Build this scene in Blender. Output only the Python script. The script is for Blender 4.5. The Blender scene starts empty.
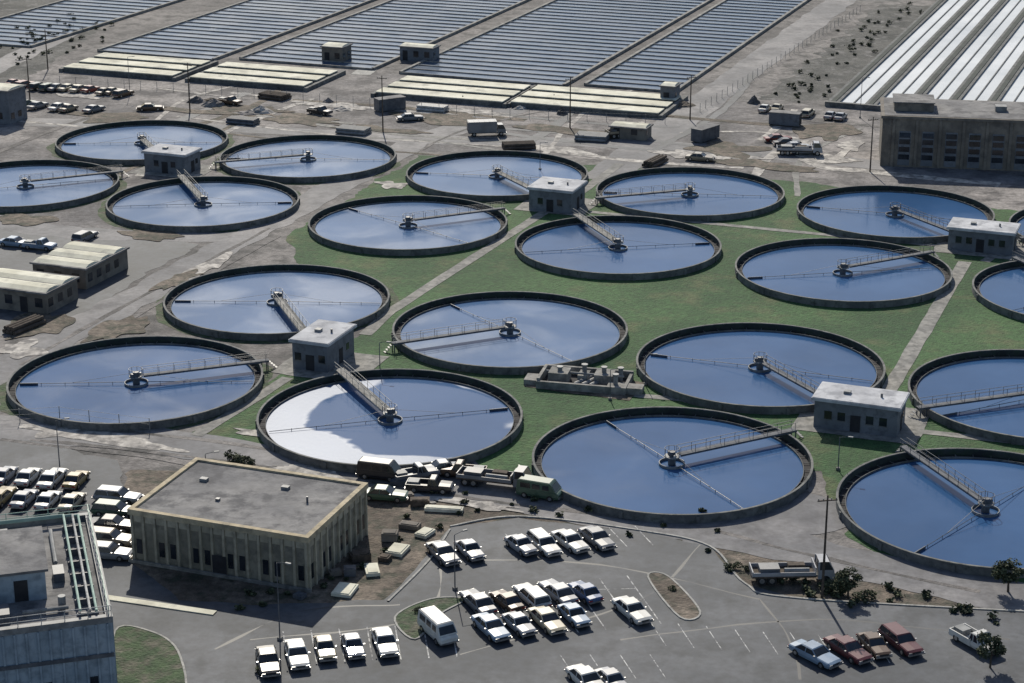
import bpy, math, random
from mathutils import Vector, Matrix, noise
random.seed(7)
scene=bpy.context.scene
R=math.radians
# ---------------------------------------------------------------- site survey frame
F=1987.0; TH=R(19.3); HC=88.6
def G(px,py,h=0.0):
    """plan position (metres) of a surveyed point lying on the level plane z=h"""
    x=(px-512)/F; y=(341.5-py)/F
    d=Vector((x, math.cos(TH)+y*math.sin(TH), -math.sin(TH)+y*math.cos(TH)))
    t=(HC-h)/(-d.z)
    return Vector((d.x*t,d.y*t,h))
ANG=R(-21.0)      # plant grid
U=Vector((math.cos(ANG),math.sin(ANG),0)); V=Vector((-math.sin(ANG),math.cos(ANG),0))
# ---------------------------------------------------------------- materials
def nmat(name,c1,c2,scale=0.1,c3=None,s3=2.0,rough=0.9,bump=0.0,bscale=3.0,metal=0.0,t=(0.4,0.6),t3=(0.45,0.65),detail=4,spec=None,fine=0.0):
    m=bpy.data.materials.new(name); m.use_nodes=True
    nt=m.node_tree; N=nt.nodes; L=nt.links
    b=N["Principled BSDF"]; b.inputs["Roughness"].default_value=rough; b.inputs["Metallic"].default_value=metal
    if spec is not None: b.inputs["Specular IOR Level"].default_value=spec
    g=N.new("ShaderNodeNewGeometry")
    def nz(sc,det):
        n=N.new("ShaderNodeTexNoise"); n.inputs["Scale"].default_value=sc; n.inputs["Detail"].default_value=det
        n.inputs["Roughness"].default_value=0.62
        L.new(g.outputs["Position"],n.inputs["Vector"]); return n
    n=nz(scale,detail); r=N.new("ShaderNodeValToRGB")
    r.color_ramp.elements[0].position=t[0]; r.color_ramp.elements[1].position=t[1]
    r.color_ramp.elements[0].color=(*c1,1); r.color_ramp.elements[1].color=(*c2,1)
    L.new(n.outputs["Fac"],r.inputs["Fac"]); out=r.outputs["Color"]
    if c3:
        n3=nz(s3,5); mr=N.new("ShaderNodeMapRange"); mr.inputs[1].default_value=t3[0]; mr.inputs[2].default_value=t3[1]
        L.new(n3.outputs["Fac"],mr.inputs[0]); mx=N.new("ShaderNodeMixRGB"); mx.inputs[2].default_value=(*c3,1)
        L.new(mr.outputs[0],mx.inputs[0]); L.new(out,mx.inputs[1]); out=mx.outputs[0]
    if fine>0:
        nf=nz(1.1,3); mf=N.new("ShaderNodeMapRange"); mf.inputs[1].default_value=.3; mf.inputs[2].default_value=.7
        mf.inputs[3].default_value=1-fine; mf.inputs[4].default_value=1+fine
        L.new(nf.outputs["Fac"],mf.inputs[0]); vm=N.new("ShaderNodeVectorMath"); vm.operation='SCALE'
        L.new(out,vm.inputs[0]); L.new(mf.outputs[0],vm.inputs["Scale"]); out=vm.outputs[0]
    L.new(out,b.inputs["Base Color"])
    if bump>0:
        nb=nz(bscale,2); bp=N.new("ShaderNodeBump"); bp.inputs["Strength"].default_value=bump; bp.inputs["Distance"].default_value=0.3
        L.new(nb.outputs["Fac"],bp.inputs["Height"]); L.new(bp.outputs[0],b.inputs["Normal"])
    return m
M={}
M['ground']=nmat('ground_dirt',(0.115,0.108,0.108),(0.215,0.20,0.193),0.045,(0.065,0.064,0.064),0.25,bump=.5,t3=(.46,.64),fine=.35)
M['dirt']=nmat('brown_dirt',(0.085,0.068,0.054),(0.18,0.148,0.12),0.12,(0.045,0.048,0.033),0.45,bump=.6,t3=(.48,.62),fine=.45)
M['yard']=nmat('yard_gravel',(0.12,0.115,0.12),(0.29,0.268,0.258),0.04,(0.075,0.071,0.074),0.14,bump=.4,t3=(.46,.62),fine=.4)
M['grass']=nmat('grass',(0.022,0.07,0.020),(0.045,0.112,0.034),0.05,(0.095,0.11,0.048),0.13,bump=.8,bscale=2.5,t3=(.52,.72),fine=.35)
M['grassd']=nmat('grass_verge',(0.03,0.06,0.025),(0.055,0.095,0.04),0.2,(0.11,0.105,0.08),0.5,bump=.8,t3=(.46,.64),fine=.3)
M['scrub']=nmat('scrub_ground',(0.04,0.044,0.044),(0.10,0.10,0.095),0.1,(0.17,0.165,0.165),0.3,bump=.8,t3=(.52,.66),fine=.4)
M['road']=nmat('worn_road',(0.125,0.127,0.14),(0.225,0.218,0.225),0.05,(0.085,0.086,0.098),0.18,rough=.8,t3=(.46,.66),fine=.22)
M['asph']=nmat('asphalt',(0.046,0.054,0.068),(0.092,0.10,0.116),0.05,(0.034,0.04,0.05),0.25,rough=.75,t3=(.48,.7),fine=.22)
M['tar']=nmat('tar_seal',(0.03,0.033,0.04),(0.05,0.053,0.06),0.3,rough=.6)
M['path']=nmat('concrete_path',(0.20,0.198,0.19),(0.31,0.30,0.28),0.3,(0.14,0.14,0.135),0.8,fine=.2)
M['kerb']=nmat('kerb_concrete',(0.34,0.335,0.32),(0.48,0.47,0.44),0.5,(0.22,0.22,0.21),2.0)
M['pale']=nmat('pale_sand_and_glare',(0.34,0.32,0.30),(0.54,0.51,0.47),0.3,(0.2,0.19,0.185),0.5,t3=(.48,.58),fine=.3)  # pale sandy ground; also colours the glare painted on the road
M['line']=nmat('road_paint',(0.45,0.45,0.45),(0.7,0.7,0.68),0.7,(0.14,0.14,0.15),1.5,t3=(.46,.58))
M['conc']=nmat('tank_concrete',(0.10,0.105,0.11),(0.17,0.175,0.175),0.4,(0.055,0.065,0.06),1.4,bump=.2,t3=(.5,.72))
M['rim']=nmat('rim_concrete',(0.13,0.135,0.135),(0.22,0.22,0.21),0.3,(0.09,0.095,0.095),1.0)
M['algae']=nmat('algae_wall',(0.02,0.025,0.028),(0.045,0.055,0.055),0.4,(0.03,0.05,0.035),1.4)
M['pale_conc']=nmat('pale_concrete',(0.60,0.58,0.47),(0.78,0.76,0.64),0.15,(0.42,0.41,0.35),0.25,t3=(.52,.68),fine=.08)
M['steel']=nmat('painted_steel',(0.07,0.08,0.10),(0.12,0.13,0.15),1.0,rough=.5)
M['grate']=nmat('steel_grating',(0.07,0.08,0.10),(0.12,0.13,0.15),1.0,rough=.8)
M['steel_m']=nmat('galvanised_steel',(0.15,0.16,0.17),(0.24,0.25,0.26),1.0,rough=.6)
M['steel_l']=nmat('light_steel',(0.36,0.37,0.37),(0.5,0.5,0.49),1.0,(0.25,0.25,0.25),2.5,rough=.5)
M['wall']=nmat('service_wall',(0.14,0.155,0.18),(0.19,0.205,0.235),0.3,(0.11,0.12,0.14),1.2)
M['roof']=nmat('flat_roof',(0.42,0.43,0.46),(0.58,0.59,0.62),0.2,(0.30,0.31,0.34),0.5,t3=(.48,.66),fine=.1)
M['roof_d']=nmat('gravel_roof',(0.15,0.15,0.158),(0.24,0.235,0.235),0.12,(0.10,0.10,0.108),0.4,bump=.2,t3=(.48,.62),fine=.15)
M['cream']=nmat('cream_wall',(0.36,0.33,0.255),(0.46,0.42,0.33),0.3,(0.28,0.255,0.2),1.0)
M['infill']=nmat('wall_infill',(0.22,0.205,0.165),(0.29,0.27,0.22),0.3,(0.16,0.15,0.125),1.0)
M['ochre']=nmat('ochre_trim',(0.44,0.37,0.25),(0.56,0.48,0.34),0.4,(0.3,0.26,0.19),1.0)
M['bluegrey']=nmat('bluegrey_panel',(0.26,0.33,0.40),(0.34,0.41,0.48),0.3,(0.2,0.25,0.3),1.0)
M['tan']=nmat('tan_wall',(0.17,0.15,0.13),(0.24,0.215,0.185),0.2,(0.12,0.11,0.10),0.5)
M['green_p']=nmat('green_pipe',(0.25,0.38,0.33),(0.35,0.48,0.42),0.8,rough=.5)
M['win']=nmat('window_glass',(0.012,0.016,0.022),(0.03,0.035,0.045),0.5,rough=.12,spec=.6)
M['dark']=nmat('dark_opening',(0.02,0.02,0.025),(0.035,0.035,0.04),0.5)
M['rubber']=nmat('tyre_rubber',(0.012,0.012,0.012),(0.03,0.03,0.03),2)
M['chrome']=nmat('chrome',(0.4,0.4,0.4),(0.55,0.55,0.55),2,rough=.3,metal=.9)
M['tail']=nmat('tail_lamp',(0.25,0.01,0.01),(0.35,0.02,0.02),2,rough=.3)
M['wood']=nmat('weathered_wood',(0.07,0.055,0.045),(0.13,0.10,0.08),0.8,(0.05,0.04,0.03),3)
M['bark']=nmat('bark',(0.05,0.04,0.03),(0.09,0.07,0.055),2)
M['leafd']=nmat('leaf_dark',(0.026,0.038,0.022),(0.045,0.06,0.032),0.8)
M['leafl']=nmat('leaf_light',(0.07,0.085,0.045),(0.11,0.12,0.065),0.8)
def paint(name,c):
    k='p_'+name
    if k not in M:
        M[k]=nmat('car_paint_'+name,tuple(v*.8 for v in c),c,.8,rough=.35); M[k].node_tree.nodes["Principled BSDF"].inputs["Coat Weight"].default_value=.3
    return M[k]
COL=dict(white=(.66,.65,.62),cream=(.5,.44,.32),blue=(.09,.15,.29),ltblue=(.24,.33,.45),red=(.22,.04,.03),brown=(.13,.08,.05),grey=(.19,.20,.22),green=(.07,.12,.08),gold=(.32,.24,.1),black=(.03,.03,.035),silver=(.36,.37,.4),maroon=(.12,.03,.035),tan=(.3,.25,.18))

def water_mat(name,deep,shallow,r0,r1,wave=.06,spec=.38,ruffle=None):
    """ruffle=(cx,cy,r): wind-ruffled surface outside that circle (tank coordinates), calm inside"""
    m=bpy.data.materials.new(name); m.use_nodes=True
    nt=m.node_tree;N=nt.nodes;L=nt.links;b=N["Principled BSDF"]
    g=N.new("ShaderNodeNewGeometry")
    def nz(sc,det,rg=.6,dist=0):
        n=N.new("ShaderNodeTexNoise"); n.inputs["Scale"].default_value=sc; n.inputs["Detail"].default_value=det
        n.inputs["Roughness"].default_value=rg; n.inputs["Distortion"].default_value=dist
        L.new(g.outputs["Position"],n.inputs["Vector"]); return n
    a=nz(.04,4); r=N.new("ShaderNodeValToRGB"); r.color_ramp.elements[0].position=.35; r.color_ramp.elements[1].position=.65
    r.color_ramp.elements[0].color=(*deep,1); r.color_ramp.elements[1].color=(*shallow,1)
    L.new(a.outputs["Fac"],r.inputs["Fac"]); L.new(r.outputs["Color"],b.inputs["Base Color"])
    mr=N.new("ShaderNodeMapRange"); mr.inputs[3].default_value=r0; mr.inputs[4].default_value=r1
    p=nz(.09,3,.5,.6)
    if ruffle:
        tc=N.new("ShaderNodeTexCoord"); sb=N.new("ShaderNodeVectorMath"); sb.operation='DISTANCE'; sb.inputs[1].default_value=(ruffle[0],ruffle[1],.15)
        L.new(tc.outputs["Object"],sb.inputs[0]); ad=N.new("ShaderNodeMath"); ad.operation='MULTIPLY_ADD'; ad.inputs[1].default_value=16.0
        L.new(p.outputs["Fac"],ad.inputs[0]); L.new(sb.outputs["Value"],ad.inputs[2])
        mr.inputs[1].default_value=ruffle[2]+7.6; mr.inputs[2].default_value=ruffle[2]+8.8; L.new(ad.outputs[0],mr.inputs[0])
    else:
        mr.inputs[1].default_value=.42; mr.inputs[2].default_value=.62; L.new(p.outputs["Fac"],mr.inputs[0])
    L.new(mr.outputs[0],b.inputs["Roughness"])
    w=nz(1.6,3); bp=N.new("ShaderNodeBump"); bp.inputs["Strength"].default_value=wave; bp.inputs["Distance"].default_value=.1
    L.new(w.outputs["Fac"],bp.inputs["Height"]); L.new(bp.outputs[0],b.inputs["Normal"])
    b.inputs["IOR"].default_value=1.33
    b.inputs["Specular IOR Level"].default_value=spec
    return m
DP=(0.030,0.085,0.20); SH=(0.050,0.122,0.27)
M['water']=water_mat('tank_water',DP,SH,.10,.18)
M['water_l']=water_mat('tank_water_breezy_glint',(0.048,.115,.245),(0.075,.155,.31),.15,.235)  # rougher from breeze; lighter base colour paints in sun glint on left tanks
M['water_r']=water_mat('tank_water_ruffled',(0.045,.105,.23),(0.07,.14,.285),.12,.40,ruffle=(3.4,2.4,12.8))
M['bwater']=water_mat('basin_water',(0.06,0.10,0.165),(0.085,0.13,0.205),.16,.24)
M['wwater']=water_mat('aerated_water',(0.55,0.59,0.63),(0.72,0.75,0.78),.6,.7,spec=.2)

# ---------------------------------------------------------------- mesh builder
class MB:
    def __init__(s): s.v=[];s.f=[];s.m=[];s.mats=[]
    def mi(s,k):
        mt=M[k] if isinstance(k,str) else k
        if mt not in s.mats: s.mats.append(mt)
        return s.mats.index(mt)
    def add(s,vs,fs,k):
        o=len(s.v); s.v+= [tuple(v) for v in vs]; i=s.mi(k)
        for f in fs: s.f.append([o+a for a in f]); s.m.append(i)
    def box(s,x0,x1,y0,y1,z0,z1,k,rot=0,c=(0,0)):
        vs=[(x,y,z) for z in (z0,z1) for x,y in((x0,y0),(x1,y0),(x1,y1),(x0,y1))]
        if rot:
            ca,sa=math.cos(rot),math.sin(rot); vs=[(c[0]+x*ca-y*sa,c[1]+x*sa+y*ca,z) for x,y,z in vs]
        elif c!=(0,0): vs=[(x+c[0],y+c[1],z) for x,y,z in vs]
        s.add(vs,[(0,3,2,1),(4,5,6,7),(0,1,5,4),(1,2,6,5),(2,3,7,6),(3,0,4,7)],k)
    def frus(s,b,t,z0,z1,k,ktop=None):
        vs=[(b[0],b[2],z0),(b[1],b[2],z0),(b[1],b[3],z0),(b[0],b[3],z0),(t[0],t[2],z1),(t[1],t[2],z1),(t[1],t[3],z1),(t[0],t[3],z1)]
        s.add(vs,[(0,1,5,4),(1,2,6,5),(2,3,7,6),(3,0,4,7)],k); s.add(vs,[(4,5,6,7)],ktop or k)
    def cyl(s,p0,p1,r,k,n=10,r1=None):
        p0=Vector(p0);p1=Vector(p1);d=(p1-p0).normalized(); r1=r if r1 is None else r1
        a=d.orthogonal().normalized(); b=d.cross(a)
        vs=[p0+(a*math.cos(t)+b*math.sin(t))*r for t in [2*math.pi*i/n for i in range(n)]]
        vs+=[p1+(a*math.cos(t)+b*math.sin(t))*r1 for t in [2*math.pi*i/n for i in range(n)]]
        s.add(vs,[(i,(i+1)%n,n+(i+1)%n,n+i) for i in range(n)]+[list(range(n))[::-1],list(range(n,2*n))],k)
    def lathe(s,prof,k,n=96,cap=False):
        vs=[];m=len(prof)
        for i in range(n):
            a=2*math.pi*i/n
            for r,z in prof: vs.append((r*math.cos(a),r*math.sin(a),z))
        s.add(vs,[(i*m+j,((i+1)%n)*m+j,((i+1)%n)*m+j+1,i*m+j+1) for i in range(n) for j in range(m-1)],k)
    def mesh(s,name):
        me=bpy.data.meshes.new(name); me.from_pydata(s.v,[],s.f)
        for mt in s.mats: me.materials.append(mt)
        me.polygons.foreach_set('material_index',s.m); me.update(); return me
    def obj(s,name,loc=(0,0,0),rot=0,parent=None):
        return put(s.mesh(name),name,loc,rot,parent)
def put(me,name,loc=(0,0,0),rot=0,parent=None):
    o=bpy.data.objects.new(name,me); o.location=loc; o.rotation_euler=(0,0,rot)
    scene.collection.objects.link(o)
    if parent: o.parent=parent
    return o
def empty(name,loc=(0,0,0),rot=0):
    o=bpy.data.objects.new(name,None); o.location=loc; o.rotation_euler=(0,0,rot); o.empty_display_size=1
    scene.collection.objects.link(o); return o
def refine(pts,step=2.5,jit=0.0,closed=True,seed=0):
    out=[];n=len(pts)
    for i in range(n if closed else n-1):
        a=pts[i];b=pts[(i+1)%n];k=max(1,int((b-a).length/step))
        for j in range(k):
            p=a.lerp(b,j/k)
            if jit:
                q=Vector((p.x*.23+seed*7,p.y*.23,seed)); p=p+Vector((noise.noise(q),noise.noise(q+Vector((40,3,9))),0))*jit*2
                q=q*4; p=p+Vector((noise.noise(q),noise.noise(q+Vector((40,3,9))),0))*jit*.7
            out.append(p)
    if not closed: out.append(pts[-1])
    return out
def smooth(pts,closed=False,k=8):
    n=len(pts);out=[]
    for i in range(n if closed else n-1):
        g=(lambda j: pts[j%n]) if closed else (lambda j: pts[max(0,min(n-1,j))])
        p0,p1,p2,p3=g(i-1),g(i),g(i+1),g(i+2)
        for j in range(k):
            t=j/k; out.append(.5*((2*p1)+(p2-p0)*t+(2*p0-5*p1+4*p2-p3)*t*t+(3*p1-p0-3*p2+p3)*t**3))
    if not closed: out.append(pts[-1])
    return out
SEED=[0]
def sheet(name,px,z,k,jit=0.0,sm=False,world=False):
    SEED[0]+=1
    pts=px if world else [G(x,y) for x,y in px]
    pts=[Vector((p.x,p.y,0)) for p in pts]
    if sm: pts=smooth(pts,True)
    pts=refine(pts,1.2,jit,True,SEED[0]) if jit else pts
    b=MB(); b.add([(p.x,p.y,z) for p in pts],[list(range(len(pts)))],k)
    me=b.mesh(name)
    if me.polygons[0].normal.z<0: me.flip_normals()
    return put(me,name)
def strip(name,px,w,z,k,h=0.0,sm=True,jit=0,world=False):
    SEED[0]+=1
    pts=px if world else [G(x,y) for x,y in px]
    pts=[Vector((p.x,p.y,0)) for p in pts]
    if sm: pts=smooth(pts)
    pts=refine(pts,2.0,0,False)
    Lp=[];Rp=[]
    for i,p in enumerate(pts):
        d=(pts[min(i+1,len(pts)-1)]-pts[max(i-1,0)]).normalized(); nn=Vector((-d.y,d.x,0))
        j1=noise.noise(Vector((p.x*.2,p.y*.2,SEED[0])))*jit; j2=noise.noise(Vector((p.x*.2,p.y*.2,SEED[0]+50)))*jit
        Lp.append(p+nn*(w/2+j1)); Rp.append(p-nn*(w/2+j2))
    n=len(pts); b=MB()
    vs=[(p.x,p.y,z+h) for p in Lp]+[(p.x,p.y,z+h) for p in Rp]
    b.add(vs,[(i+n,i+n+1,i+1,i) for i in range(n-1)],k)
    if h>0:
        vs=[(p.x,p.y,z+h) for p in Lp]+[(p.x,p.y,0) for p in Lp]
        b.add(vs,[(i,i+1,i+n+1,i+n) for i in range(n-1)],k)
        vs=[(p.x,p.y,z+h) for p in Rp]+[(p.x,p.y,0) for p in Rp]
        b.add(vs,[(i+n,i+n+1,i+1,i) for i in range(n-1)],k)
    return b.obj(name)
ZB=[.070]
def blob(name,px,py,rx,ry,k,n=18):
    SEED[0]+=1; ZB[0]+=.0015
    c=G(px,py); pts=[]
    for i in range(n):
        a=2*math.pi*i/n; rr=1+.9*noise.noise(Vector((math.cos(a)*1.9+SEED[0]*3.3,math.sin(a)*1.9,SEED[0]*.7)))
        pts.append(Vector((c.x,c.y,0))+U*math.cos(a)*rx*rr+V*math.sin(a)*ry*rr)
    return sheet(name,pts,ZB[0],k,.0,True,world=True)

# ---------------------------------------------------------------- ground
b=MB(); S=6000; b.add([(-S,-S,0),(S,-S,0),(S,S,0),(-S,S,0)],[(0,1,2,3)],'ground'); b.obj('ground')
sheet('yard_ground',[(-80,380),(60,300),(290,205),(420,150),(600,160),(800,175),(1100,230),(1100,120),(700,100),(350,70),(-60,60)],.010,'yard',1.0)
sheet('scrub_ground',[(-60,60),(-60,5),(140,-10),(110,20),(60,60),(20,85)],.014,'scrub',1.5)
sheet('scrub_ground',[(760,100),(880,5),(960,5),(850,100)],.014,'scrub',1.5)
sheet('brown_dirt_ground',[(240,690),(100,590),(130,470),(400,470),(560,500),(700,530),(1090,590),(1090,720),(240,720)],.008,'dirt',1.0)
sheet('grass_lawn',[(180,442),(285,372),(300,378),(385,318),(365,300),(300,262),(285,238),(420,155),(600,165),(800,182),(1120,225),(1120,505),(990,600),(850,540),(820,470),(520,506),(470,455),(330,470)],.016,'grass',.8)
def lawn_ring(i,px,py,r=18.0):
    c=G(px,py,1.05); pts=[Vector((c.x+r*math.cos(a),c.y+r*math.sin(a),0)) for a in [2*math.pi*i/40 for i in range(40)]]
    return sheet('grass_verge',pts,.019+.001*i,'grassd',.5,world=True)
for i,q in enumerate([(136,377),(277,297),(203,200),(142,139),(308,155),(25,182)]): lawn_ring(i,*q,17.2)
strip('plant_road',[(-80,425),(60,432),(200,447),(330,470),(470,488),(600,512),(700,525),(800,520),(835,500)],7.5,.036,'road',jit=1.2)
strip('plant_road',[(690,530),(800,548),(900,575),(1100,612)],7,.040,'road',jit=1)
strip('plant_road',[(-150,462),(7,367),(290,212),(420,140),(560,95)],6.5,.030,'road',sm=False,jit=1.5)
strip('plant_road',[(600,180),(640,150),(828,10),(900,-45)],8,.032,'road',sm=False,jit=.8)
strip('plant_road',[(-60,95),(110,12),(180,-25)],7,.034,'road',sm=False,jit=.8)
strip('plant_road',[(-60,120),(200,128),(440,140),(700,148),(1100,190)],7,.026,'road',jit=1.5)
strip('plant_road',[(800,140),(818,165),(870,172),(1000,185)],3,.044,'pale',jit=.8)
strip('plant_road',[(-80,205),(60,232),(250,238)],6,.028,'road',jit=1.2)
sheet('parking_lot',[(205,720),(215,640),(250,606),(385,600),(425,560),(450,528),(520,518),(640,532),(710,548),(745,585),(800,600),(1120,618),(1120,720)],.048,'asph',.3,sm=False)
sheet('parking_lot',[(-60,700),(-60,440),(30,440),(120,462),(128,560),(180,600),(260,606),(225,640),(215,700)],.0445,'asph',.4)
sheet('left_yard_asphalt',[(-60,345),(-60,230),(100,228),(200,245),(60,325)],.022,'asph',.8)
rd=random.Random(3)
for i in range(30):
    x=rd.uniform(0,900); y=rd.uniform(88,150)+x*.02; p=G(x,y); d=U if rd.random()<.65 else V; l=rd.uniform(12,38)
    a=p-d*l; c=p+d*l; mid=p+Vector((rd.uniform(-5,5),rd.uniform(-5,5),0))
    strip('wheel_track',[a,mid,c],rd.uniform(.8,2.2),.0455+.00008*i,rd.choice(['pale','dirt','path','ground','pale','asph']),jit=.5,world=True)
for px in ([(30,440),(150,452),(320,475),(480,500),(640,520)],[(60,425),(200,440),(350,462)],[(20,365),(150,292),(270,228)],[(40,370),(170,297),(280,236)],[(720,532),(830,560),(980,592)],[(420,150),(470,128),(540,112)],[(0,440),(140,457),(300,483),(420,495)]):
    strip('wheel_track',px,.7,.0495,'ground',jit=.4)
for px in ([(250,640),(420,618),(440,560)],[(440,560),(600,565),(760,600)],[(620,640),(820,620),(1010,640)],[(460,655),(640,600),(700,545)],[(215,650),(300,612),(400,605)],[(760,600),(790,640),(800,680)]):
    strip('tar_seal',px,.2,.0500,'tar',jit=.3)
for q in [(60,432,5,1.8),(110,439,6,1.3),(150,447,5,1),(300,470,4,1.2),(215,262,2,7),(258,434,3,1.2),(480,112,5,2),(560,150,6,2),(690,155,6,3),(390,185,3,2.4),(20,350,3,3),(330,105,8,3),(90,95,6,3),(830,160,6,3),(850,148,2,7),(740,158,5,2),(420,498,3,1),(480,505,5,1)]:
    blob('sand_glare_patch',q[0],q[1],q[2],q[3],'pale')  # pale sandy ground, plus sun glare on the road painted as patches
for q in [(450,120,10,5),(300,120,9,4),(730,150,6,5),(110,118,9,4),(250,110,8,4),(560,130,8,3),(830,130,5,8),(40,325,4,6),(150,235,6,3),(760,165,9,3),(120,330,3,6),(60,395,2,4),(200,112,9,2),(640,112,8,3),(380,130,9,2),(20,220,5,3),(180,280,2,5)]:
    blob('dirt_patch',q[0],q[1],q[2],q[3],'dirt')
def island(px,mat='dirt',z=.10):
    pts=[G(x,y) for x,y in px]; pts=[Vector((p.x,p.y,0)) for p in pts]; loop=smooth(pts,True,6)
    e=empty('kerbed_island',(0,0,0))
    o=sheet('planting_bed',loop,z,mat,world=True); o.parent=e
    k=strip('kerb',loop+[loop[0]],.2,.0,'kerb',h=.14,sm=False,world=True); k.parent=e
island([(648,578),(668,577),(700,612),(680,618)],'dirt')
island([(395,618),(430,600),(465,600),(440,615),(415,640)],'grassd')
island([(115,632),(150,632),(178,652),(182,700),(120,700)],'grassd')
strip('kerb',[(105,598),(160,606),(215,614)],.9,0,'pale_conc',h=.15)
strip('kerb',[(450,527),(520,517),(640,531),(710,547),(745,584),(800,599),(1100,616)],.22,0,'kerb',h=.15)
strip('kerb',[(388,602),(428,562),(450,530)],.22,0,'kerb',h=.15)
def walk(px,w=1.6): strip('footpath',px,w,.060,'path',sm=False,jit=.15)
walk([(196,436),(288,378)]); walk([(365,335),(390,312),(520,228),(545,212)],1.8); walk([(570,200),(620,164)],1.8)
walk([(882,402),(965,262)],2.0); walk([(590,212),(940,246)],1.4); walk([(500,362),(560,378),(640,396),(815,412)],1.4)
walk([(905,430),(1100,452)],1.4); walk([(985,262),(1020,235)],1.6)
def apron(i,px,py,w,d,k='path'):
    c=G(px,py); c.z=0
    sheet('concrete_apron',[c+U*x+V*y for x,y in((-w/2,-d/2),(w/2,-d/2),(w/2,d/2),(-w/2,d/2))],.0645+.0005*i,k,.15,world=True)
for i,q in enumerate([(330,365,12,11),(862,420,15,12),(558,205,12,11),(175,170,13,10),(983,248,14,10),(585,385,14,7,'dirt')]): apron(i,*q)

# ---------------------------------------------------------------- clarifier tanks
RT=16.0; RIM=1.05; WZ=.12
b=MB()
b.lathe([(RT,-.1),(RT,RIM-.02)],'conc'); b.lathe([(RT+.03,RIM-.10),(RT+.03,RIM),(RT-.24,RIM),(RT-.24,RIM-.10)],'rim')
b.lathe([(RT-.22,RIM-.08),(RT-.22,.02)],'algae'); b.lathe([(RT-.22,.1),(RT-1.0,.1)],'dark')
b.lathe([(RT-1.0,.1),(RT-1.0,.34),(RT-1.08,.34),(RT-1.08,.05)],'conc')
for i in range(0,48):
    a=2*math.pi*i/48; b.box(RT-1.03,RT-.23,-.04,.04,.28,.34,'conc',rot=a)
for i in range(12):
    a=2*math.pi*i/12+.1; b.box(RT,RT+.15,-.22,.22,0,RIM-.2,'conc',rot=a)
wallmesh=b.mesh('tank_wall')
n=96; WM={}
for k in('water','water_l','water_r'):
    b=MB(); b.add([((RT-1.08)*math.cos(2*math.pi*i/n),(RT-1.08)*math.sin(2*math.pi*i/n),WZ) for i in range(n)],[list(range(n))],k); WM[k]=b.mesh('tank_water')
b=MB()
b.lathe([(1.5,WZ-.2),(1.5,WZ+.3),(1.42,WZ+.3),(1.42,WZ-.2)],'steel_m',n=24)
b.cyl((0,0,0),(0,0,1.2),.45,'steel',14); b.cyl((0,0,1.1),(0,0,1.22),.9,'steel_m',16); b.cyl((0,0,1.22),(0,0,1.75),.38,'steel',12)
b.box(-.4,.7,-.25,.25,1.22,1.6,'steel'); b.cyl((-.7,0,1.22),(-.7,0,1.5),.16,'steel_l',8)
for i in range(8):
    a=i*math.pi/4; b.cyl((.86*math.cos(a),.86*math.sin(a),1.2),(.86*math.cos(a),.86*math.sin(a),2.15),.03,'steel',5)
b.lathe([(.84,2.12),(.88,2.12),(.88,2.17),(.84,2.17),(.84,2.12)],'steel',n=20)
hubmesh=b.mesh('drive_hub')
def bridge_mesh(light):
    k='steel_m' if light else 'steel'; b=MB(); L0=.9; L1=RT+1.2; w=.42 if not light else .62; D=1.22
    b.box(L0,L1,-w,w,D,D+.05,'path' if light else 'grate')
    for s in(-1,1):
        b.box(L0,L1,s*w-.03,s*w+.03,D-.18,D-.003,k)
        b.box(L0,L1,s*w-.022,s*w+.022,D+.98,D+1.025,k); b.box(L0,L1,s*w-.014,s*w+.014,D+.52,D+.548,k)
        x=L0
        while x<L1:
            b.box(x-.022,x+.022,s*w-.022,s*w+.022,D,D+.98,k); x+=2.0
    for x in(L1-1.0,L1-.2):
        for s in (-1,1): b.box(x-.06,x+.06,s*w-.06,s*w+.06,0,D-.2,k)
    for j in range(4): b.box(L1+.28*j,L1+.28*(j+1),-w+.08,w-.08,D-.25-.28*j-.05,D-.25-.28*j,k)
    return b.mesh('access_bridge')
BR=[bridge_mesh(False),bridge_mesh(True)]
b=MB()
for s in(1,-1):
    b.cyl((s*1.5,0,.40),(s*(RT-1.3),0,.30),.04,'steel',6)
    for x in range(3,15,3): b.cyl((s*x,0,WZ-.05),(s*x,0,.45),.035,'steel',5)
b.cyl((.4,0,1.6),(RT*.5,0,.4),.022,'steel',4); b.cyl((-.4,0,1.6),(-RT*.5,0,.4),.022,'steel',4)
b.box(RT-3.6,RT-1.3,-.04,.04,WZ-.1,.42,'steel')
armmesh=b.mesh('skimmer_arm')
SB=[G(172,172),G(322,362),G(557,208),G(858,425),G(981,250)]
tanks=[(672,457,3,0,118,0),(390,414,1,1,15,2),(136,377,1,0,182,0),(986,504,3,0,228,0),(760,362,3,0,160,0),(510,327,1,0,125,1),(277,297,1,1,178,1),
(1039,392,3,0,205,0),(843,268,4,0,190,0),(618,243,2,1,10,0),(408,221,2,0,135,1),(203,200,0,1,5,1),(1086,290,4,0,30,0),(690,190,2,0,175,0),(497,172,2,1,170,1),
(308,155,0,0,178,1),(142,139,0,1,182,1),(25,182,0,0,200,1),(895,210,4,0,160,0),(1112,228,4,0,60,0)]
for px,py,sb,lt,aa,wk in tanks:
    c=G(px,py,RIM); c.z=0
    e=empty('clarifier_tank',c,0)
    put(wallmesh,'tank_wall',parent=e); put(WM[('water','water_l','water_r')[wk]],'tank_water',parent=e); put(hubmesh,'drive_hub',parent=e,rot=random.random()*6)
    d=SB[sb]-c; ang=math.atan2(d.y,d.x)
    put(BR[lt],'access_bridge',parent=e,rot=ang); put(armmesh,'skimmer_arm',parent=e,rot=R(aa))

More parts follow.
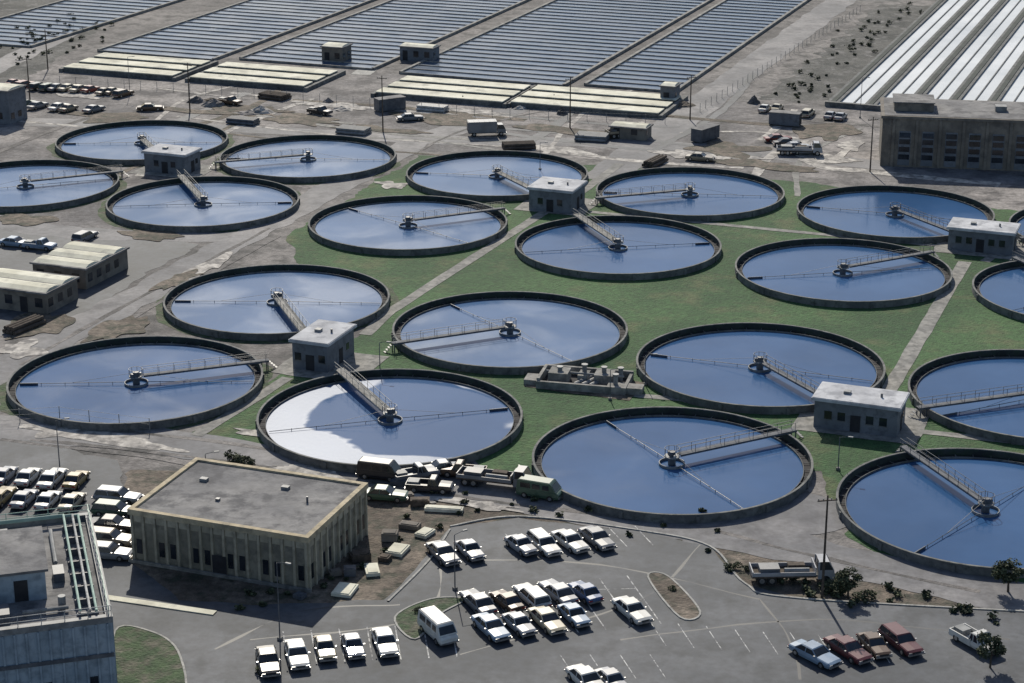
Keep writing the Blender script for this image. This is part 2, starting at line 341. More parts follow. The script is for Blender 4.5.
# ---------------------------------------------------------------- buildings (local x=U, y=V)
def service(px,py,w,d,h,ang=ANG,roofk='roof'):
    c=G(px,py); c.z=0; e=empty('service_building',c,ang)
    b=MB(); b.box(-w/2,w/2,-d/2,d/2,0,h,'wall'); b.obj('walls',parent=e)
    b=MB(); b.box(-w/2-.35,w/2+.35,-d/2-.35,d/2+.35,h+.003,h+.35,roofk); b.box(-w/2-.25,w/2+.25,-d/2-.25,d/2+.25,h+.353,h+.42,'roof')
    b.box(-w*.2,-w*.2+.8,-.5,.3,h+.42,h+.75,'steel_m'); b.cyl((w*.25,0,h+.4),(w*.25,0,h+.9),.15,'steel',8); b.obj('roof',parent=e)
    b=MB(); b.box(-.6,.6,-d/2-.05,-d/2+.02,0.02,2.15,'dark')
    nw=max(1,int((w/2-1)/1.6))
    for s in(-1,1):
        for i in range(nw):
            x=s*(1.7+i*1.6); b.box(x-.45,x+.45,-d/2-.04,-d/2+.02,1.3,2.3,'win'); b.box(x-.52,x+.52,-d/2-.07,-d/2-.002,1.2,1.28,'conc')
    for s in(-1,1):
        b.box(s*w/2-.04,s*w/2+.04,-.55,.55,.02,2.1,'dark'); b.box(s*w/2-.04,s*w/2+.04,d*.25-.4,d*.25+.4,1.3,2.2,'win')
    b.obj('doors_and_windows',parent=e)
service(173,170,8.2,5.5,3.4); service(324,361,5.0,8.0,3.7); service(557,207,7.4,7,3.6); service(859,425,10.0,5.2,3.5); service(982,248,9.8,5.5,3.3)

def office():
    c=G(134,561); c.z=0; e=empty('office_building',c,ANG+R(1)); W,D,H=19.8,14.0,5.3
    b=MB(); b.box(0,W,0,D,0,H,'infill')
    b.obj('walls',parent=e)
    b=MB(); t=.3
    b.box(-.25,W+.25,-.25,t,H+.003,H+.6,'ochre'); b.box(-.25,W+.25,D-t,D+.25,H+.003,H+.6,'ochre')
    b.box(-.25,t,t+.003,D-t-.003,H+.003,H+.6,'ochre'); b.box(W-t,W+.25,t+.003,D-t-.003,H+.003,H+.6,'ochre')
    b.box(t+.003,W-t-.003,t+.003,D-t-.003,H+.003,H+.4,'roof_d')
    b.box(3,3.8,9,9.6,H+.4,H+.7,'steel_m'); b.box(12,12.8,10,10.6,H+.4,H+.7,'steel_m'); b.box(7,7.4,5,5.4,H+.4,H+.65,'steel'); b.cyl((16,8,H+.4),(16,8,H+1.0),.12,'steel',8)
    b.obj('roof',parent=e)
    b=MB(); n=15
    for i in range(n+1):
        x=.13+i*(W-.26)/n; b.box(x-.13,x+.13,-.2,-.002,0,H-.01,'cream')
        if i<n:
            xc=x+(W-.26)/n/2
            if i%3!=1: b.box(xc-.3,xc+.3,-.05,.02,1.0,2.6,'win')
            b.box(xc-.45,xc+.45,-.1,-.003,H-.75,H-.02,'cream')
    n=10
    for i in range(n+1):
        y=.13+i*(D-.26)/n; b.box(W+.002,W+.2,y-.13,y+.13,0,H-.01,'cream')
        if i<n:
            yc=y+(D-.26)/n/2
            if i%3!=1: b.box(W-.02,W+.05,yc-.3,yc+.3,1.0,2.6,'win')
            b.box(W+.003,W+.1,yc-.45,yc+.45,H-.75,H-.02,'cream')
    b.box(-.4,W+.4,-.45,-.24,0,.35,'path'); b.box(9.2,10.8,-.23,-.21,.02,2.3,'dark')
    b.obj('pilasters_and_windows',parent=e)
office()
def process():
    H=7.5; c=G(112,622,H); c.z=0; e=empty('process_building',c,R(16)); W,D=34,23
    b=MB(); b.box(-W,0,0,D,0,H,'bluegrey'); b.obj('walls',parent=e)
    b=MB(); b.box(-W+.5,-.5,.5,D-.5,H+.003,H+.1,'roof_d')
    for x0,x1,y0,y1 in((-W-.1,.1,-.1,.5),(-W-.1,.1,D-.5,D+.1),(-.5,.1,.503,D-.503),(-W-.1,-W+.5,.503,D-.503)): b.box(x0,x1,y0,y1,H+.003,H+.6,'steel_m')
    b.obj('roof',parent=e)
    b=MB()
    for i in range(34):
        x=-.4-i*1.0; b.box(x-.08,x+.08,-.16,-.002,0,H-.05,'bluegrey')
        if i%4==1: b.box(x-.85,x-.15,-.05,.02,.8,2.4,'win')
    b.box(-W,0,-.2,-.165,4.2,4.6,'steel')
    for i in range(13):
        y=1+i*1.8
        if y<D: b.box(.002,.15,y-.1,y+.1,0,H-.05,'bluegrey')
        if y+1.3<D: b.box(-.02,.05,y+.4,y+1.3,3.4,5.4,'win')
    b.obj('ribs_and_windows',parent=e)
    b=MB()
    for j,x in enumerate((-1.2,-1.75,-2.6)):
        b.cyl((x,.8,H+.9+.1*j),(x,D-1,H+.9+.1*j),.12,'green_p' if j!=1 else 'steel_l',8)
        b.cyl((x,D-1,H+.9+.1*j),(x-8-j,D-1,H+.9+.1*j),.12,'green_p',8)
    for i in range(9):
        y=1+i*2.7
        if y<D-.5: b.box(-2.9,-1.0,y-.06,y+.06,H+.1,H+.77,'steel')
    for zz in(1.0,1.5): b.cyl((-W,.25,H+zz),(0,.25,H+zz),.04,'steel_l',5)
    for i in range(18): b.cyl((-i*2,.25,H+.6),(-i*2,.25,H+1.5),.04,'steel_l',5)
    for zz in(1.0,1.5): b.cyl((-.2,.3,H+zz),(-.2,D,H+zz),.04,'green_p',5)
    for i in range(12): b.cyl((-.2,.3+i*1.9,H+.6),(-.2,.3+i*1.9,H+1.5),.04,'green_p',5)
    for zz in(1.0,1.5): b.cyl((-W,D-.2,H+zz),(0,D-.2,H+zz),.04,'green_p',5)
    for i in range(18): b.cyl((-i*2,D-.2,H+.6),(-i*2,D-.2,H+1.5),.04,'green_p',5)
    b.obj('roof_pipework',parent=e)
    b=MB(); b.box(-30,-5.2,6,15,H+.1,H+2.9,'bluegrey'); b.box(-30.3,-4.9,5.7,15.3,H+2.903,H+3.15,'roof_d'); b.box(-8,-6.8,5.94,6.02,H+.15,H+2.2,'dark')
    for i in range(5): b.box(-12-i*2.6,-10.4-i*2.6,5.95,6.02,H+1.0,H+2.1,'win')
    b.obj('penthouse',parent=e)
    b=MB(); b.box(-4.4,-3.4,9,11,H+.1,H+1.0,'steel'); b.box(-12,-8.6,1.8,4,H+.1,H+1.1,'steel'); b.cyl((-4,4,H+.1),(-4,4,H+1.2),.35,'steel_m',10); b.box(-12,-8,18,20,H+.1,H+1.2,'steel_m')
    b.cyl((-7.5,3,H+.5),(-3.5,3,H+.5),.2,'steel_m',8); b.cyl((-4,12.5,H+.5),(-4,20,H+.5),.2,'steel_m',8); b.obj('roof_units',parent=e)
process()
def hall():
    c=G(880,166); c.z=0; e=empty('blower_hall',c,ANG+R(12)); W,D,H=42,15,8.8
    b=MB(); b.box(0,W,0,D,0,H,'tan'); b.obj('walls',parent=e)
    b=MB(); b.box(-.3,W+.3,-.3,D+.3,H+.003,H+.5,'tan'); b.box(.3,W-.3,.3,D-.3,H+.503,H+.56,'roof_d')
    b.box(2,9,4,11,H+.56,H+2.0,'tan'); b.box(1.8,9.2,3.8,11.2,H+2.003,H+2.2,'roof_d'); b.box(20,22,6,8,H+.56,H+1.5,'steel_m'); b.obj('roof',parent=e)
    b=MB()
    for i in range(10):
        x=2+i*4.1; b.box(x-.25,x+.25,-.25,-.002,0,H-.05,'tan'); 
        if x+3.2<W:
            b.box(x+1,x+3.1,-.05,.02,.3,6.6,'wall')
            for zz in (1.4,2.8,4.2,5.4): b.box(x+1.1,x+3.0,-.09,-.053,zz,zz+.9,'win')
    b.obj('bays_and_windows',parent=e)
hall()
def shed(px,py,w,d,h,ang=ANG,name='workshop_shed',stripes=3,wk='tan'):
    c=G(px,py); c.z=0; e=empty(name,c,ang)
    b=MB(); b.box(0,w,0,d,0,h,wk); b.obj('walls',parent=e)
    b=MB(); b.box(-.3,w+.3,-.3,d+.3,h+.003,h+.25,'roof_d')
    dd=d/stripes
    for i in range(stripes): b.frus((0,w,i*dd+.15,(i+1)*dd-.15),(.1,w-.1,i*dd+dd*.3,(i+1)*dd-dd*.3),h+.25,h+.55,'pale_conc')
    b.obj('roof',parent=e)
    b=MB(); n=int(w/2.4)
    for i in range(n):
        x=.7+i*w/n; b.box(x,x+1.2,-.05,.02,1.0 if i%3 else .05,2.3,'win' if i%3 else 'dark')
    for i in range(int(d/2.4)): b.box(w-.02,w+.05,.6+i*2.4,1.7+i*2.4,1.0,2.2,'win')
    b.obj('doors_and_windows',parent=e)
shed(34,283,9,11.5,3.0,wk='tan'); shed(-28,305,12.5,8,3.0,stripes=2,wk='tan')
shed(-20,122,7,6,6.5,name='pump_house',stripes=1,wk='wall')
shed(322,62,5,5,3.4,name='pump_house',stripes=1); shed(400,60,8,4,3,name='pump_house',stripes=1,wk='wall'); shed(660,103,3,4,3.4,name='pump_house',stripes=1,wk='wall')
shed(610,138,7,4,2.2,stripes=1)

def pumppit():
    c=G(585,384); c.z=0; e=empty('pump_chamber',c,ANG+R(8)); b=MB()
    w,d=11.5,6.0
    b.box(-w/2,w/2,-d/2,-d/2+.4,0,1.0,'path'); b.box(-w/2,w/2,d/2-.4,d/2,0,1.2,'path'); b.box(-w/2,-w/2+.4,-d/2+.403,d/2-.403,0,1.3,'path'); b.box(w/2-.4,w/2,-d/2+.403,d/2-.403,0,1.0,'path')
    b.box(-w/2+.4,w/2-.4,-d/2+.4,d/2-.4,0,.2,'dark')
    b.box(-4.5,-2,-1.5,1,.2,1.7,'path'); b.box(1.2,3.6,-.5,2.2,.2,1.5,'path'); b.box(-1,.3,0,2.2,.2,1.1,'path'); b.box(w/2-2.5,w/2+2,-2.6,-.8,0,.9,'path')
    for x in(-1,0,1.0): b.cyl((x,-1.8,.5),(x+1.5,1.5,.5),.3,'steel_m',10)
    for x,y in((-3.2,-.3),(2.3,.8),(-.3,1.2),(4.2,-1.5),(4.4,1)): b.cyl((x,y,.2),(x,y,2.1),.3,'steel_m',10); b.cyl((x,y,2.1),(x,y,2.25),.42,'steel_m',10)
    b.cyl((-5,0,1.4),(5,0,1.4),.15,'steel_m',8)
    b.box(-w/2-1.8,-w/2,-2,.5,0,.7,'path'); b.obj('chamber',parent=e)
pumppit()

# ---------------------------------------------------------------- far basins
def basin(px,py,w,depth,pitch=4.4):
    c=G(px,py); c.z=0; e=empty('aeration_basin',c,ANG); n=int(depth/pitch)
    b=MB(); b.add([(0,0,.3),(w,0,.3),(w,n*pitch,.3),(0,n*pitch,.3)],[(0,1,2,3)],'bwater'); b.obj('basin_water',parent=e)
    b=MB()
    for i in range(n+1):
        y=i*pitch; b.box(0,w,y-.12,y+.12,0,.5,'path')
    for x in(0,w): b.box(x-.35,x+.35,.25,n*pitch-.25,0,.62,'path')
    b.obj('basin_walls',parent=e)
basin(98,52,30,190); basin(240,60,33,190); basin(400,74,38,190); basin(585,86,20,190)
basin(-70,40,28,190)
for a,bp in (((192,62),(335,-45)),((360,75),(505,-30)),((540,90),(680,-15))):
    strip('service_lane',[a,bp],4.5,.062,'kerb',sm=False,jit=.3)
def covers(px,py,w,n=4):
    c=G(px,py); c.z=0; e=empty('covered_channel',c,ANG+R(1)); b=MB(); b2=MB()
    y=0
    for i in range(n):
        b.box(0,w,y,y+4.2,0,1.0,'conc'); b2.box(-.1,w+.1,y-.1,y+4.3,1.003,1.2,'pale_conc')
        b.box(0,w,y+4.3,y+6.4,0,.4,'dark'); y+=6.4
    b.box(-1.0,-.15,-.5,y,0,.8,'rim'); b.box(w+.15,w+1.0,-.5,y,0,.8,'rim')
    for k in range(1,6): b.box(w*k/6-.2,w*k/6+.2,4.4,4.6,0,1.0,'rim')
    b.obj('channel_walls',parent=e); b2.obj('cover_slabs',parent=e)
covers(64,72,27,3); covers(190,82,27,3); covers(376,97,28,3); covers(511,107,31,3)
def whitebasins():
    c=G(832,106); c.z=0; e=empty('settling_basin',c,ANG); b=MB(); w=7.6; n=9; D=230
    b2=MB(); b2.add([(0,0,.3),(n*w,0,.3),(n*w,D,.3),(0,D,.3)],[(0,1,2,3)],'wwater'); b2.obj('basin_water',parent=e)
    for i in range(n+1):
        x=i*w; b.box(x-1.2,x+1.2,0,D,0,.7,'conc'); b.box(x-.5,x+.5,0,D,.7,.82,'algae')
        if i<n: b.box(x+w*.5,x+w*.5+.25,0,D,.2,.5,'conc')
    b.box(-1.3,n*w+1.3,-1,-.003,0,1.0,'rim'); b.obj('basin_walls',parent=e)
whitebasins()

# ---------------------------------------------------------------- vehicles
def loft(b,st,k):
    rings=[]
    for x,w,zb,zm,zt in st:
        rings.append([(x,-w*.9,zb),(x,-w,zm),(x,-w*.97,zt-.08),(x,-w*.86,zt),(x,0,zt+.025),(x,w*.86,zt),(x,w*.97,zt-.08),(x,w,zm),(x,w*.9,zb)])
    m=9; vs=[v for r in rings for v in r]; fs=[]
    for i in range(len(rings)-1):
        for j in range(m): fs.append((i*m+j,i*m+(j+1)%m,(i+1)*m+(j+1)%m,(i+1)*m+j))
    fs.append(list(range(m))[::-1]); fs.append([ (len(rings)-1)*m+j for j in range(m)]); b.add(vs,fs,k)
def wheels(b,xs,w,r=.34):
    for x in xs:
        for s in(-1,1):
            b.cyl((x,s*(w-.2),r),(x,s*(w+.01),r),r,'rubber',14); b.cyl((x,s*(w),r),(x,s*(w+.025),r),r*.55,'chrome',10)
def green(b,x0,x1,x2,x3,w,z0,z1,pk,wt=.78):
    b.frus((x0,x3,-w*.93,w*.93),(x1,x2,-w*wt,w*wt),z0,z1,'win',pk)
    b.frus((x1-.05,x2+.05,-w*wt-.03,w*wt+.03),(x1+.06,x2-.06,-w*wt+.08,w*wt-.08),z1-.03,z1+.05,pk)
    for s in(-1,1):
        for a,c in((x0,x1),(x3,x2),((x0+x3)/2-.05,(x1+x2)/2-.05)):
            b.cyl((a,s*w*.94,z0-.02),(c,s*w*(wt+.01),z1),.05,pk,5)
cache={}
def vehicle_mesh(kind,color):
    key=(kind,color)
    if key in cache: return cache[key]
    pk=paint(color,COL[color]); b=MB()
    if kind in('sedan','wagon','compact'):
        k=1.0 if kind!='compact' else .84
        w=.96 if kind!='compact' else .86
        st=[(-2.62*k,w*.86,.38,.55,.74),(-2.5*k,w*.95,.28,.55,.84),(-1.5*k,w,.22,.55,.90),(-.2,w,.2,.55,.92),(1.0*k,w,.22,.55,.90),(2.35*k,w*.95,.28,.55,.82),(2.62*k,w*.86,.38,.55,.70)]
        loft(b,st,pk)
        if kind=='wagon': green(b,-2.4,-2.15,.35,1.0,w,.9,1.42,pk)
        else: green(b,-1.75*k,-1.05*k,.3*k,1.0*k,w,.9,1.36,pk)
        wheels(b,(-1.6*k,1.6*k),w)
        for s in(-1,1):
            b.box(s*2.66*k-.07,s*2.66*k+.07,-w*.93,w*.93,.38,.54,'chrome')
            b.box(-2.66*k,-2.60*k,s*.65-.2,s*.65+.2,.58,.70,'tail'); b.box(2.6*k,2.66*k,s*.65-.17,s*.65+.17,.56,.69,'chrome')
            b.box(.75*k,.9*k,s*(w+.08)-.07,s*(w+.08)+.07,.93,1.04,'chrome')
        b.box(2.6*k,2.65*k,-.4,.4,.56,.68,'dark')
    elif kind=='van':
        w=1.0; loft(b,[(-2.5,w*.95,.35,.6,1.1),(-2.4,w,.28,.6,1.15),(1.9,w,.28,.6,1.15),(2.35,w*.95,.3,.6,1.0),(2.5,w*.88,.4,.6,.85)],pk)
        b.frus((-2.45,2.2,-w*.96,w*.96),(-2.35,1.5,-w*.84,w*.84),1.1,2.02,pk); b.frus((-2.35,1.5,-w*.84,w*.84),(-2.2,1.35,-w*.7,w*.7),2.02,2.1,pk)
        for s in(-1,1):
            for x0,x1 in((.6,1.4),(-.6,.35),(-2.0,-.8)): b.add([(x0,s*w*.945,1.25),(x1,s*w*.945,1.25),(x1-.08,s*w*.885,1.8),(x0,s*w*.885,1.8)],[(0,1,2,3)],'win')
        b.add([(2.13,-.85,1.22),(2.13,.85,1.22),(1.67,.76,1.85),(1.67,-.76,1.85)],[(0,1,2,3)],'win')
        wheels(b,(-1.5,1.5),w,.36); b.box(2.48,2.6,-.9,.9,.4,.55,'chrome'); b.box(-2.6,-2.48,-.9,.9,.4,.55,'chrome')
    elif kind=='pickup':
        w=.98; loft(b,[(.2,w,.3,.6,1.0),(1.2,w,.3,.6,1.0),(2.4,w*.95,.32,.6,.95),(2.6,w*.88,.4,.6,.85)],pk)
        green(b,-.1,.05,.75,1.15,w,.98,1.65,pk)
        b.box(-2.6,.2,-w,w,.35,.6,pk); 
        for s in(-1,1): b.box(-2.6,.2,s*w-.06-(.03*s),s*w+.06-(.03*s),.6,1.02,pk)
        b.box(-2.63,-2.55,-w+.1,w-.1,.6,1.0,pk); b.box(.1,.2,-w,w,.6,1.1,pk); b.box(-2.4,-1.2,-.6,.5,.6,1.2,'steel_m')
        wheels(b,(-1.65,1.6),w,.38); b.box(2.58,2.7,-.9,.9,.42,.58,'chrome'); b.box(-2.75,-2.63,-.9,.9,.4,.52,'chrome')
    elif kind=='truck':
        w=1.15
        b.box(-4.3,3.9,-.5,.5,.55,.8,'steel'); b.frus((2.3,4.1,-w,w),(2.35,3.9,-w*.92,w*.92),.6,1.55,pk); b.frus((2.35,3.9,-w*.92,w*.92),(2.4,3.4,-w*.82,w*.82),1.55,2.4,'win',pk)
        for s in(-1,1): b.cyl((3.88,s*w*.9,1.5),(3.4,s*w*.82,2.4),.06,pk,5); b.cyl((2.37,s*w*.9,1.5),(2.4,s*w*.82,2.4),.1,pk,5)
        b.box(-4.3,2.1,-1.2,1.2,.82,1.0,'wood'); b.box(-4.3,-4.2,-1.2,1.2,1.0,1.5,pk); b.box(2.0,2.1,-1.2,1.2,1.0,1.9,pk)
        for s in(-1,1): b.box(-4.2,2.0,s*1.16-.04,s*1.16+.04,1.0,1.4,pk)
        b.box(-3.5,-1.5,-.9,.6,1.0,1.7,'steel'); b.cyl((-1,-.5,1.3),(1.5,-.5,1.3),.3,'steel_m',10); b.box(-.5,1.2,.1,.9,1.0,1.6,'wood')
        wheels(b,(-3.3,-2.3,3.1),w,.48)
    elif kind=='box_truck':
        w=1.2
        b.box(-3.6,3.3,-.5,.5,.5,.75,'steel'); b.frus((1.9,3.6,-w*.9,w*.9),(1.95,3.45,-w*.86,w*.86),.5,1.4,pk); b.frus((1.95,3.45,-w*.86,w*.86),(2.0,3.0,-w*.78,w*.78),1.4,2.2,'win',pk)
        b.box(-3.7,1.8,-w,w,.8,2.9,pk); 
        for i in range(6): b.box(-3.6+i*1.0,-3.54+i*1.0,-w-.02,w+.02,.8,2.93,pk)
        b.box(-3.75,-3.7,-w+.1,w-.1,.9,2.75,'steel'); wheels(b,(-2.6,2.6),w-.1,.45); b.box(3.58,3.7,-1,1,.45,.65,'chrome')
    me=b.mesh(kind+'_'+color); cache[key]=me; return me
NM=dict(sedan='parked_car',wagon='parked_station_wagon',compact='parked_car',van='parked_van',pickup='pickup_truck',truck='flatbed_truck',box_truck='box_truck')
def car(px,py,deg,kind='sedan',color='white',z=.05):
    c=G(px,py,.5); c.z=z
    put(vehicle_mesh(kind,color),NM[kind],c,R(deg+random.uniform(-3,3)))
H1=-62
for x,y,k,c in [(521,546,'compact','silver'),(544,545,'wagon','white'),(570,542,'sedan','white'),(597,539,'sedan','grey'),(443,554,'sedan','grey'),(470,551,'compact','silver')]: car(x,y,H1,k,c)
for x,y,k,c in [(478,603,'sedan','grey'),(507,602,'compact','brown'),(532,597,'wagon','white'),(558,593,'sedan','silver'),(585,593,'compact','blue')]: car(x,y,H1+180,k,c)
for x,y,k,c in [(491,628,'sedan','ltblue'),(519,625,'compact','silver'),(547,621,'sedan','cream'),(574,616,'compact','ltblue'),(632,611,'sedan','white'),(438,632,'van','white')]: car(x,y,H1,k,c)
for x,y,k,c in [(297,655,'sedan','white'),(325,649,'compact','cream'),(353,647,'compact','silver'),(385,643,'sedan','white'),(268,662,'sedan','black')]: car(x,y,-76,k,c)
for x,y,k,c in [(587,681,'sedan','white'),(612,682,'compact','silver')]: car(x,y,-65,k,c)
for x,y,k,c,a in [(815,655,'sedan','ltblue',-50),(848,650,'sedan','maroon',-60),(874,646,'compact','brown',-75),(901,642,'wagon','maroon',-70),(976,642,'pickup','white',-60)]: car(x,y,a,k,c)
for x,y,k,c,a in [(380,474,'van','black',-15),(416,475,'pickup','grey',20),(440,469,'compact','grey',200),(463,472,'pickup','brown',170),(496,482,'truck','grey',-18),(540,493,'van','green',-20),(385,495,'sedan','green',-10),(793,576,'truck','silver',5),(430,487,'pickup','black',-10)]: car(x,y,a,k,c)
rc=['white','cream','silver','grey','blue','brown','ltblue','tan','green','red','black','gold']
for r in range(2):
    for i in range(4):
        car(4+i*24-r*4,476+r*22+i*1.5,78,random.choice(['sedan','wagon','compact','compact']),random.choice(['white','cream','silver','tan','white','gold']))
for i,(x,y) in enumerate([(118,497),(116,511),(113,525),(110,539),(108,553)]): car(x,y,-10,random.choice(['sedan','wagon','compact']),['silver','green','black','tan','grey'][i])
for x,y in [(15,243),(40,246),(85,237)]: car(x,y,random.choice([0,-20,70]),random.choice(['sedan','wagon','pickup']),random.choice(rc))
for i in range(11):
    if random.random()<.75: car(15+i*11+random.uniform(-2,2),84+i*.9+random.uniform(-1,1),60,random.choice(['sedan','compact','wagon']),random.choice(rc))
for i in range(8):
    if random.random()<.55: car(15+i*11+random.uniform(-2,2),104+i*.9+random.uniform(-1,1),60,random.choice(['sedan','compact','pickup']),random.choice(rc))
for i in range(8):
    if random.random()<.75: car(765+i*11+random.uniform(-2,2),108+i*1.2+random.uniform(-1,1),65,random.choice(['sedan','wagon','compact']),random.choice(rc))
for i in range(4): car(778+i*9,139+i*4,5,'sedan',random.choice(rc))
for x,y,k in [(487,133,'box_truck'),(628,134,'truck'),(320,112,'pickup'),(230,102,'pickup'),(800,152,'truck'),(410,118,'sedan'),(700,158,'sedan'),(150,108,'sedan')]: car(x,y,random.uniform(-40,20),k,random.choice(['grey','black','silver','tan','brown']))

def bay(x,y,dx,dy,w=.12):
    a=G(x,y);bb=G(x+dx,y+dy); strip('parking_line',[a,bb],w,.0525,'line',sm=False,world=True)
for i in range(6): bay(505+i*26,534-i*1.5,18,19)
for i in range(8): bay(462+i*27.5,594-i*3,34,48)
for i in range(7): bay(283+i*28,632-i*1.5,6,34)
for i in range(9): bay(650+i*28,622+i*2.2,16,24,.09)
bay(590,590,45,-1,.1)
for i in range(4): bay(560+i*30,655,16,24,.09)

# ---------------------------------------------------------------- slabs / debris by office
def slab(px,py,w,d,h,a,k='pale_conc',name='concrete_slab'):
    c=G(px,py); b=MB(); b.box(-w/2,w/2,-d/2,d/2,0.03,h,k); b.box(-w/2+.2,w/2-.2,-d/2+.15,d/2-.15,h+.002,h+.08,k); b.obj(name,(c.x,c.y,.03),R(a))
for q in [(444,511,4.2,1.0,.4,-8),(398,552,1.8,2.4,.4,-20),(425,535,1.4,2.0,.4,-30),(345,592,2.0,2.6,.35,-15),(372,572,1.4,2.4,.4,10)]: slab(*q)
for q in [(420,505),(360,560),(350,575),(405,500),(300,598),(390,540),(410,528),(520,484),(400,484),(385,560),(335,575)]:
    slab(q[0],q[1],random.uniform(1,2.2),random.uniform(.8,1.4),random.uniform(.4,1.0),random.uniform(-40,40),random.choice(['wood','steel','tan']),'crate_stack')
def pipes(px,py,a,n=5,k='steel_l'):
    c=G(px,py); b=MB()
    for i in range(n): b.cyl((-3,i*.65,.35),(3,i*.65,.35),.3,k,8)
    for i in range(n-1): b.cyl((-3,i*.65+.33,.88),(3,i*.65+.33,.88),.3,k,8)
    b.obj('pipe_stack',(c.x,c.y,.03),R(a))
for q in [(430,112,-21),(270,100,-30,6,'wood'),(660,165,60,4,'wood'),(520,150,10,5,'wood'),(240,125,-20,5,'steel'),(590,142,-15,7,'steel_m'),(30,330,60,4,'wood'),(350,135,-21,6,'steel_m')]: pipes(*q)
def container(px,py,a,k):
    c=G(px,py); b=MB(); b.box(-3,3,-1.2,1.2,.15,2.5,k)
    for i in range(12): b.box(-2.9+i*.52,-2.75+i*.52,-1.24,1.24,.2,2.45,k)
    b.box(-3.05,3.05,-1.27,1.27,2.503,2.6,'roof_d'); b.box(3.0,3.05,-.9,.9,.3,2.3,'dark'); b.obj('site_cabin',(c.x,c.y,.03),R(a))
for q in [(705,140,50,'steel'),(785,125,-21,'wall'),(390,110,30,'steel')]: container(*q)
def heap(px,py,r,h,k):
    c=G(px,py); b=MB(); n=16; m=6; vs=[]; sd=px*.1
    for j in range(m):
        rr=r*(1-j/(m-1)); 
        for i in range(n):
            a=2*math.pi*i/n; q=noise.noise(Vector((math.cos(a)*2+sd,math.sin(a)*2,j*.7))); vs.append((rr*(1+.35*q)*math.cos(a),rr*(1+.35*q)*math.sin(a)*.7,h*(j/(m-1))**.8*(1+.25*q) if j else 0))
    b.add(vs,[(j*n+i,j*n+(i+1)%n,(j+1)*n+(i+1)%n,(j+1)*n+i) for j in range(m-1) for i in range(n)],k); b.obj('rubble_heap',(c.x,c.y,.02))
for i in range(20): heap(rd.uniform(180,840),rd.uniform(100,118),rd.uniform(1.2,3),rd.uniform(.6,1.6),rd.choice(['dirt','ground','yard','pale']))
def fence(px,h=1.8):
    pts=refine([Vector((p.x,p.y,0)) for p in (G(*q) for q in px)],3.5,0,False); b=MB()
    for p in pts: b.cyl((p.x,p.y,0),(p.x,p.y,h),.05,'steel_m',5)
    for a,c in zip(pts,pts[1:]):
        for z in(.4,1.0,h-.1): b.cyl((a.x,a.y,z),(c.x,c.y,z),.018,'steel_m',4)
    b.obj('wire_fence')
fence([(60,84),(190,92),(370,106),(510,118),(665,124)]); fence([(-20,425),(60,420),(150,432)]); fence([(700,112),(860,12)])

def pole(px,py,h,kind='utility_pole'):
    c=G(px,py); b=MB()
    if kind=='utility_pole':
        b.cyl((0,0,0),(0,0,h),.15,'wood',8,.09); b.box(-1.0,1.0,-.05,.05,h-.6,h-.48,'wood')
        for x in(-.9,-.4,.4,.9): b.cyl((x,0,h-.48),(x,0,h-.3),.05,'steel_m',6)
    else:
        b.cyl((0,0,0),(0,0,h),.07,'steel',8,.045); b.cyl((0,0,h),(1.1,0,h+.2),.035,'steel',6); b.box(.95,1.5,-.1,.1,h+.12,h+.24,'steel_m'); b.box(-.2,.2,-.2,.2,0,.3,'path')
    b.obj(kind,(c.x,c.y,.02),random.uniform(-.6,.6))
for x,y,h in [(822,598,11),(570,128,10),(383,132,11),(190,112,10),(30,100,9),(870,172,10),(48,70,9),(690,120,9)]: pole(x,y,h)
for x,y,h in [(280,640,8),(208,505,6),(838,470,4),(60,470,6),(455,590,6),(610,400,4),(645,385,4),(380,372,4),(540,170,5),(130,95,8),(860,118,8)]: pole(x,y,h,'street_lamp')

def tree_mesh(seed,h,cr,n=900,leaf=.28,trunk=True):
    rd=random.Random(seed); b=MB()
    if trunk: b.cyl((0,0,0),(0.1,0,h*.5),.22*h/6,'bark',8,.11*h/6)
    cl=[]
    for i in range(9):
        a=rd.uniform(0,6.28); rr=cr*rd.uniform(.2,.8); z=h*rd.uniform(.42,.88) if trunk else h*rd.uniform(.2,.75)
        p=Vector((rr*math.cos(a),rr*math.sin(a),z)); cl.append((p,cr*rd.uniform(.32,.55)))
        if trunk: b.cyl((0.05,0,h*rd.uniform(.25,.45)),p,.07*h/6,'bark',5,.02)
    for i in range(n):
        p,r=rd.choice(cl); d=Vector((rd.gauss(0,1),rd.gauss(0,1),rd.gauss(0,1))).normalized()*r*rd.uniform(.45,1.1); d.z*=.8
        q=p+d; q.z=max(.05,q.z); a=Vector((rd.uniform(-1,1),rd.uniform(-1,1),rd.uniform(-.6,.6))).normalized(); c=a.cross(Vector((rd.uniform(-1,1),rd.uniform(-1,1),rd.uniform(-1,1)))).normalized()
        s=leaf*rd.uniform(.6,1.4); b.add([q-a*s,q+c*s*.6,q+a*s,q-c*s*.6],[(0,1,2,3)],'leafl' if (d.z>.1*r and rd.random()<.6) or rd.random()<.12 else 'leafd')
    return b.mesh('tree')
TM=[tree_mesh(i,5.5,2.3,1500,.22) for i in range(3)]; SM=[tree_mesh(10+i,1.4,1.3,500,.16,False) for i in range(3)]
def tree(px,py,s=1.0):
    c=G(px,py); o=put(random.choice(TM),'broadleaf_tree',(c.x,c.y,0),random.random()*6); o.scale=(s,s,s*random.uniform(.85,1.1))
def shrub(px,py,s=1.0):
    c=G(px,py); o=put(random.choice(SM),'shrub',(c.x,c.y,0.02),random.random()*6); o.scale=(s,s,s*.8)
for q in [(1008,592,.7),(848,598,.6),(990,668,.55)]: tree(*q)
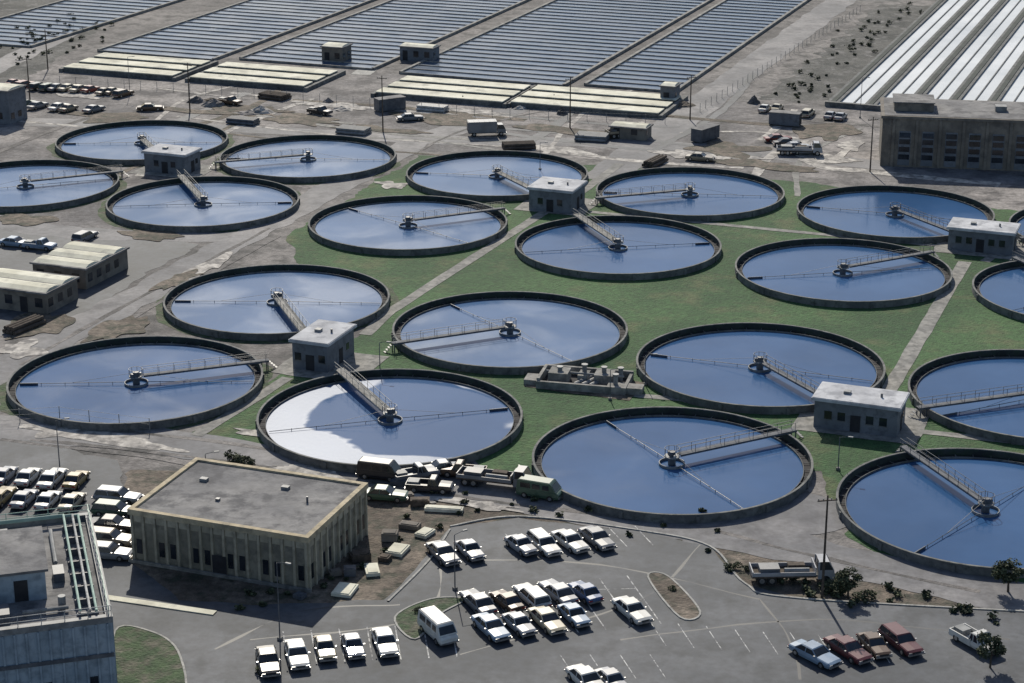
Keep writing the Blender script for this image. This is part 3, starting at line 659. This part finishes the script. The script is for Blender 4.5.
for q in [(835,592,1.1),(865,600,.9),(733,570,.7),(990,652,.7),(420,612,.5),(672,590,.4),(235,461,1.0),(246,464,.8),(268,672,.8)]: shrub(*q)
def mass(name,pts,n,seed,h=3.5,sp=4):
    rd=random.Random(seed); b=MB()
    for i in range(n):
        k=rd.random()*(len(pts)-1); j=int(k); a=G(*pts[j]).lerp(G(*pts[j+1]),k-j); a+=Vector((rd.gauss(0,sp*.6),rd.gauss(0,sp),0)); hh=h*rd.uniform(.4,1.2)
        b.cyl((a.x,a.y,0),(a.x,a.y,hh*.5),.05,'bark',5)
        for t in range(60):
            d=Vector((rd.gauss(0,.9),rd.gauss(0,.9),rd.gauss(0,.5)))*hh*.38; q=Vector((a.x,a.y,hh*.5))+d; q.z=max(q.z,.1)
            u=Vector((rd.uniform(-1,1),rd.uniform(-1,1),rd.uniform(-.5,.5))).normalized(); c=u.cross(Vector((rd.uniform(-1,1),rd.uniform(-1,1),rd.uniform(-1,1)))).normalized(); s=rd.uniform(.1,.25)
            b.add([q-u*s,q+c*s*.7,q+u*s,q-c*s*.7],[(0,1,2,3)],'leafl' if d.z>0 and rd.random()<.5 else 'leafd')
    b.obj(name)
mass('shrub_row',[(240,600),(340,590),(400,530),(460,500),(560,510),(700,535)],34,7,.5,2.5)
mass('shrub_row',[(760,575),(850,595),(1000,615)],30,8,.6,1.6)
mass('shrub_row',[(790,95),(910,5)],60,1,.9,5); mass('shrub_row',[(0,60),(90,15)],60,3,.9,10)

# ---------------------------------------------------------------- light
az=R(-7); el=R(37)
ds=Vector((math.sin(az)*math.cos(el),math.cos(az)*math.cos(el),math.sin(el)))
sl=bpy.data.lights.new('sun','SUN'); sl.energy=4.3; sl.angle=R(.5); sl.color=(1,.93,.80)
so=bpy.data.objects.new('sun',sl); so.rotation_euler=ds.to_track_quat('Z','Y').to_euler(); so.location=(0,200,200); scene.collection.objects.link(so)
w=bpy.data.worlds.new("World"); scene.world=w; w.use_nodes=True; nt=w.node_tree
sk=nt.nodes.new("ShaderNodeTexSky"); sk.sky_type='NISHITA'; sk.sun_disc=False; sk.sun_elevation=el; sk.sun_rotation=az
bg=nt.nodes["Background"]; nt.links.new(sk.outputs[0],bg.inputs[0]); bg.inputs[1].default_value=.092
scene.view_settings.view_transform='Standard'; scene.view_settings.look='None'; scene.view_settings.exposure=0
cd=bpy.data.cameras.new('camera'); cd.sensor_width=36; cd.lens=36*F/1024; cd.clip_start=1; cd.clip_end=12000
co=bpy.data.objects.new('camera',cd); co.location=(0,0,HC); co.rotation_euler=(math.pi/2-TH,0,0); scene.collection.objects.link(co); scene.camera=co
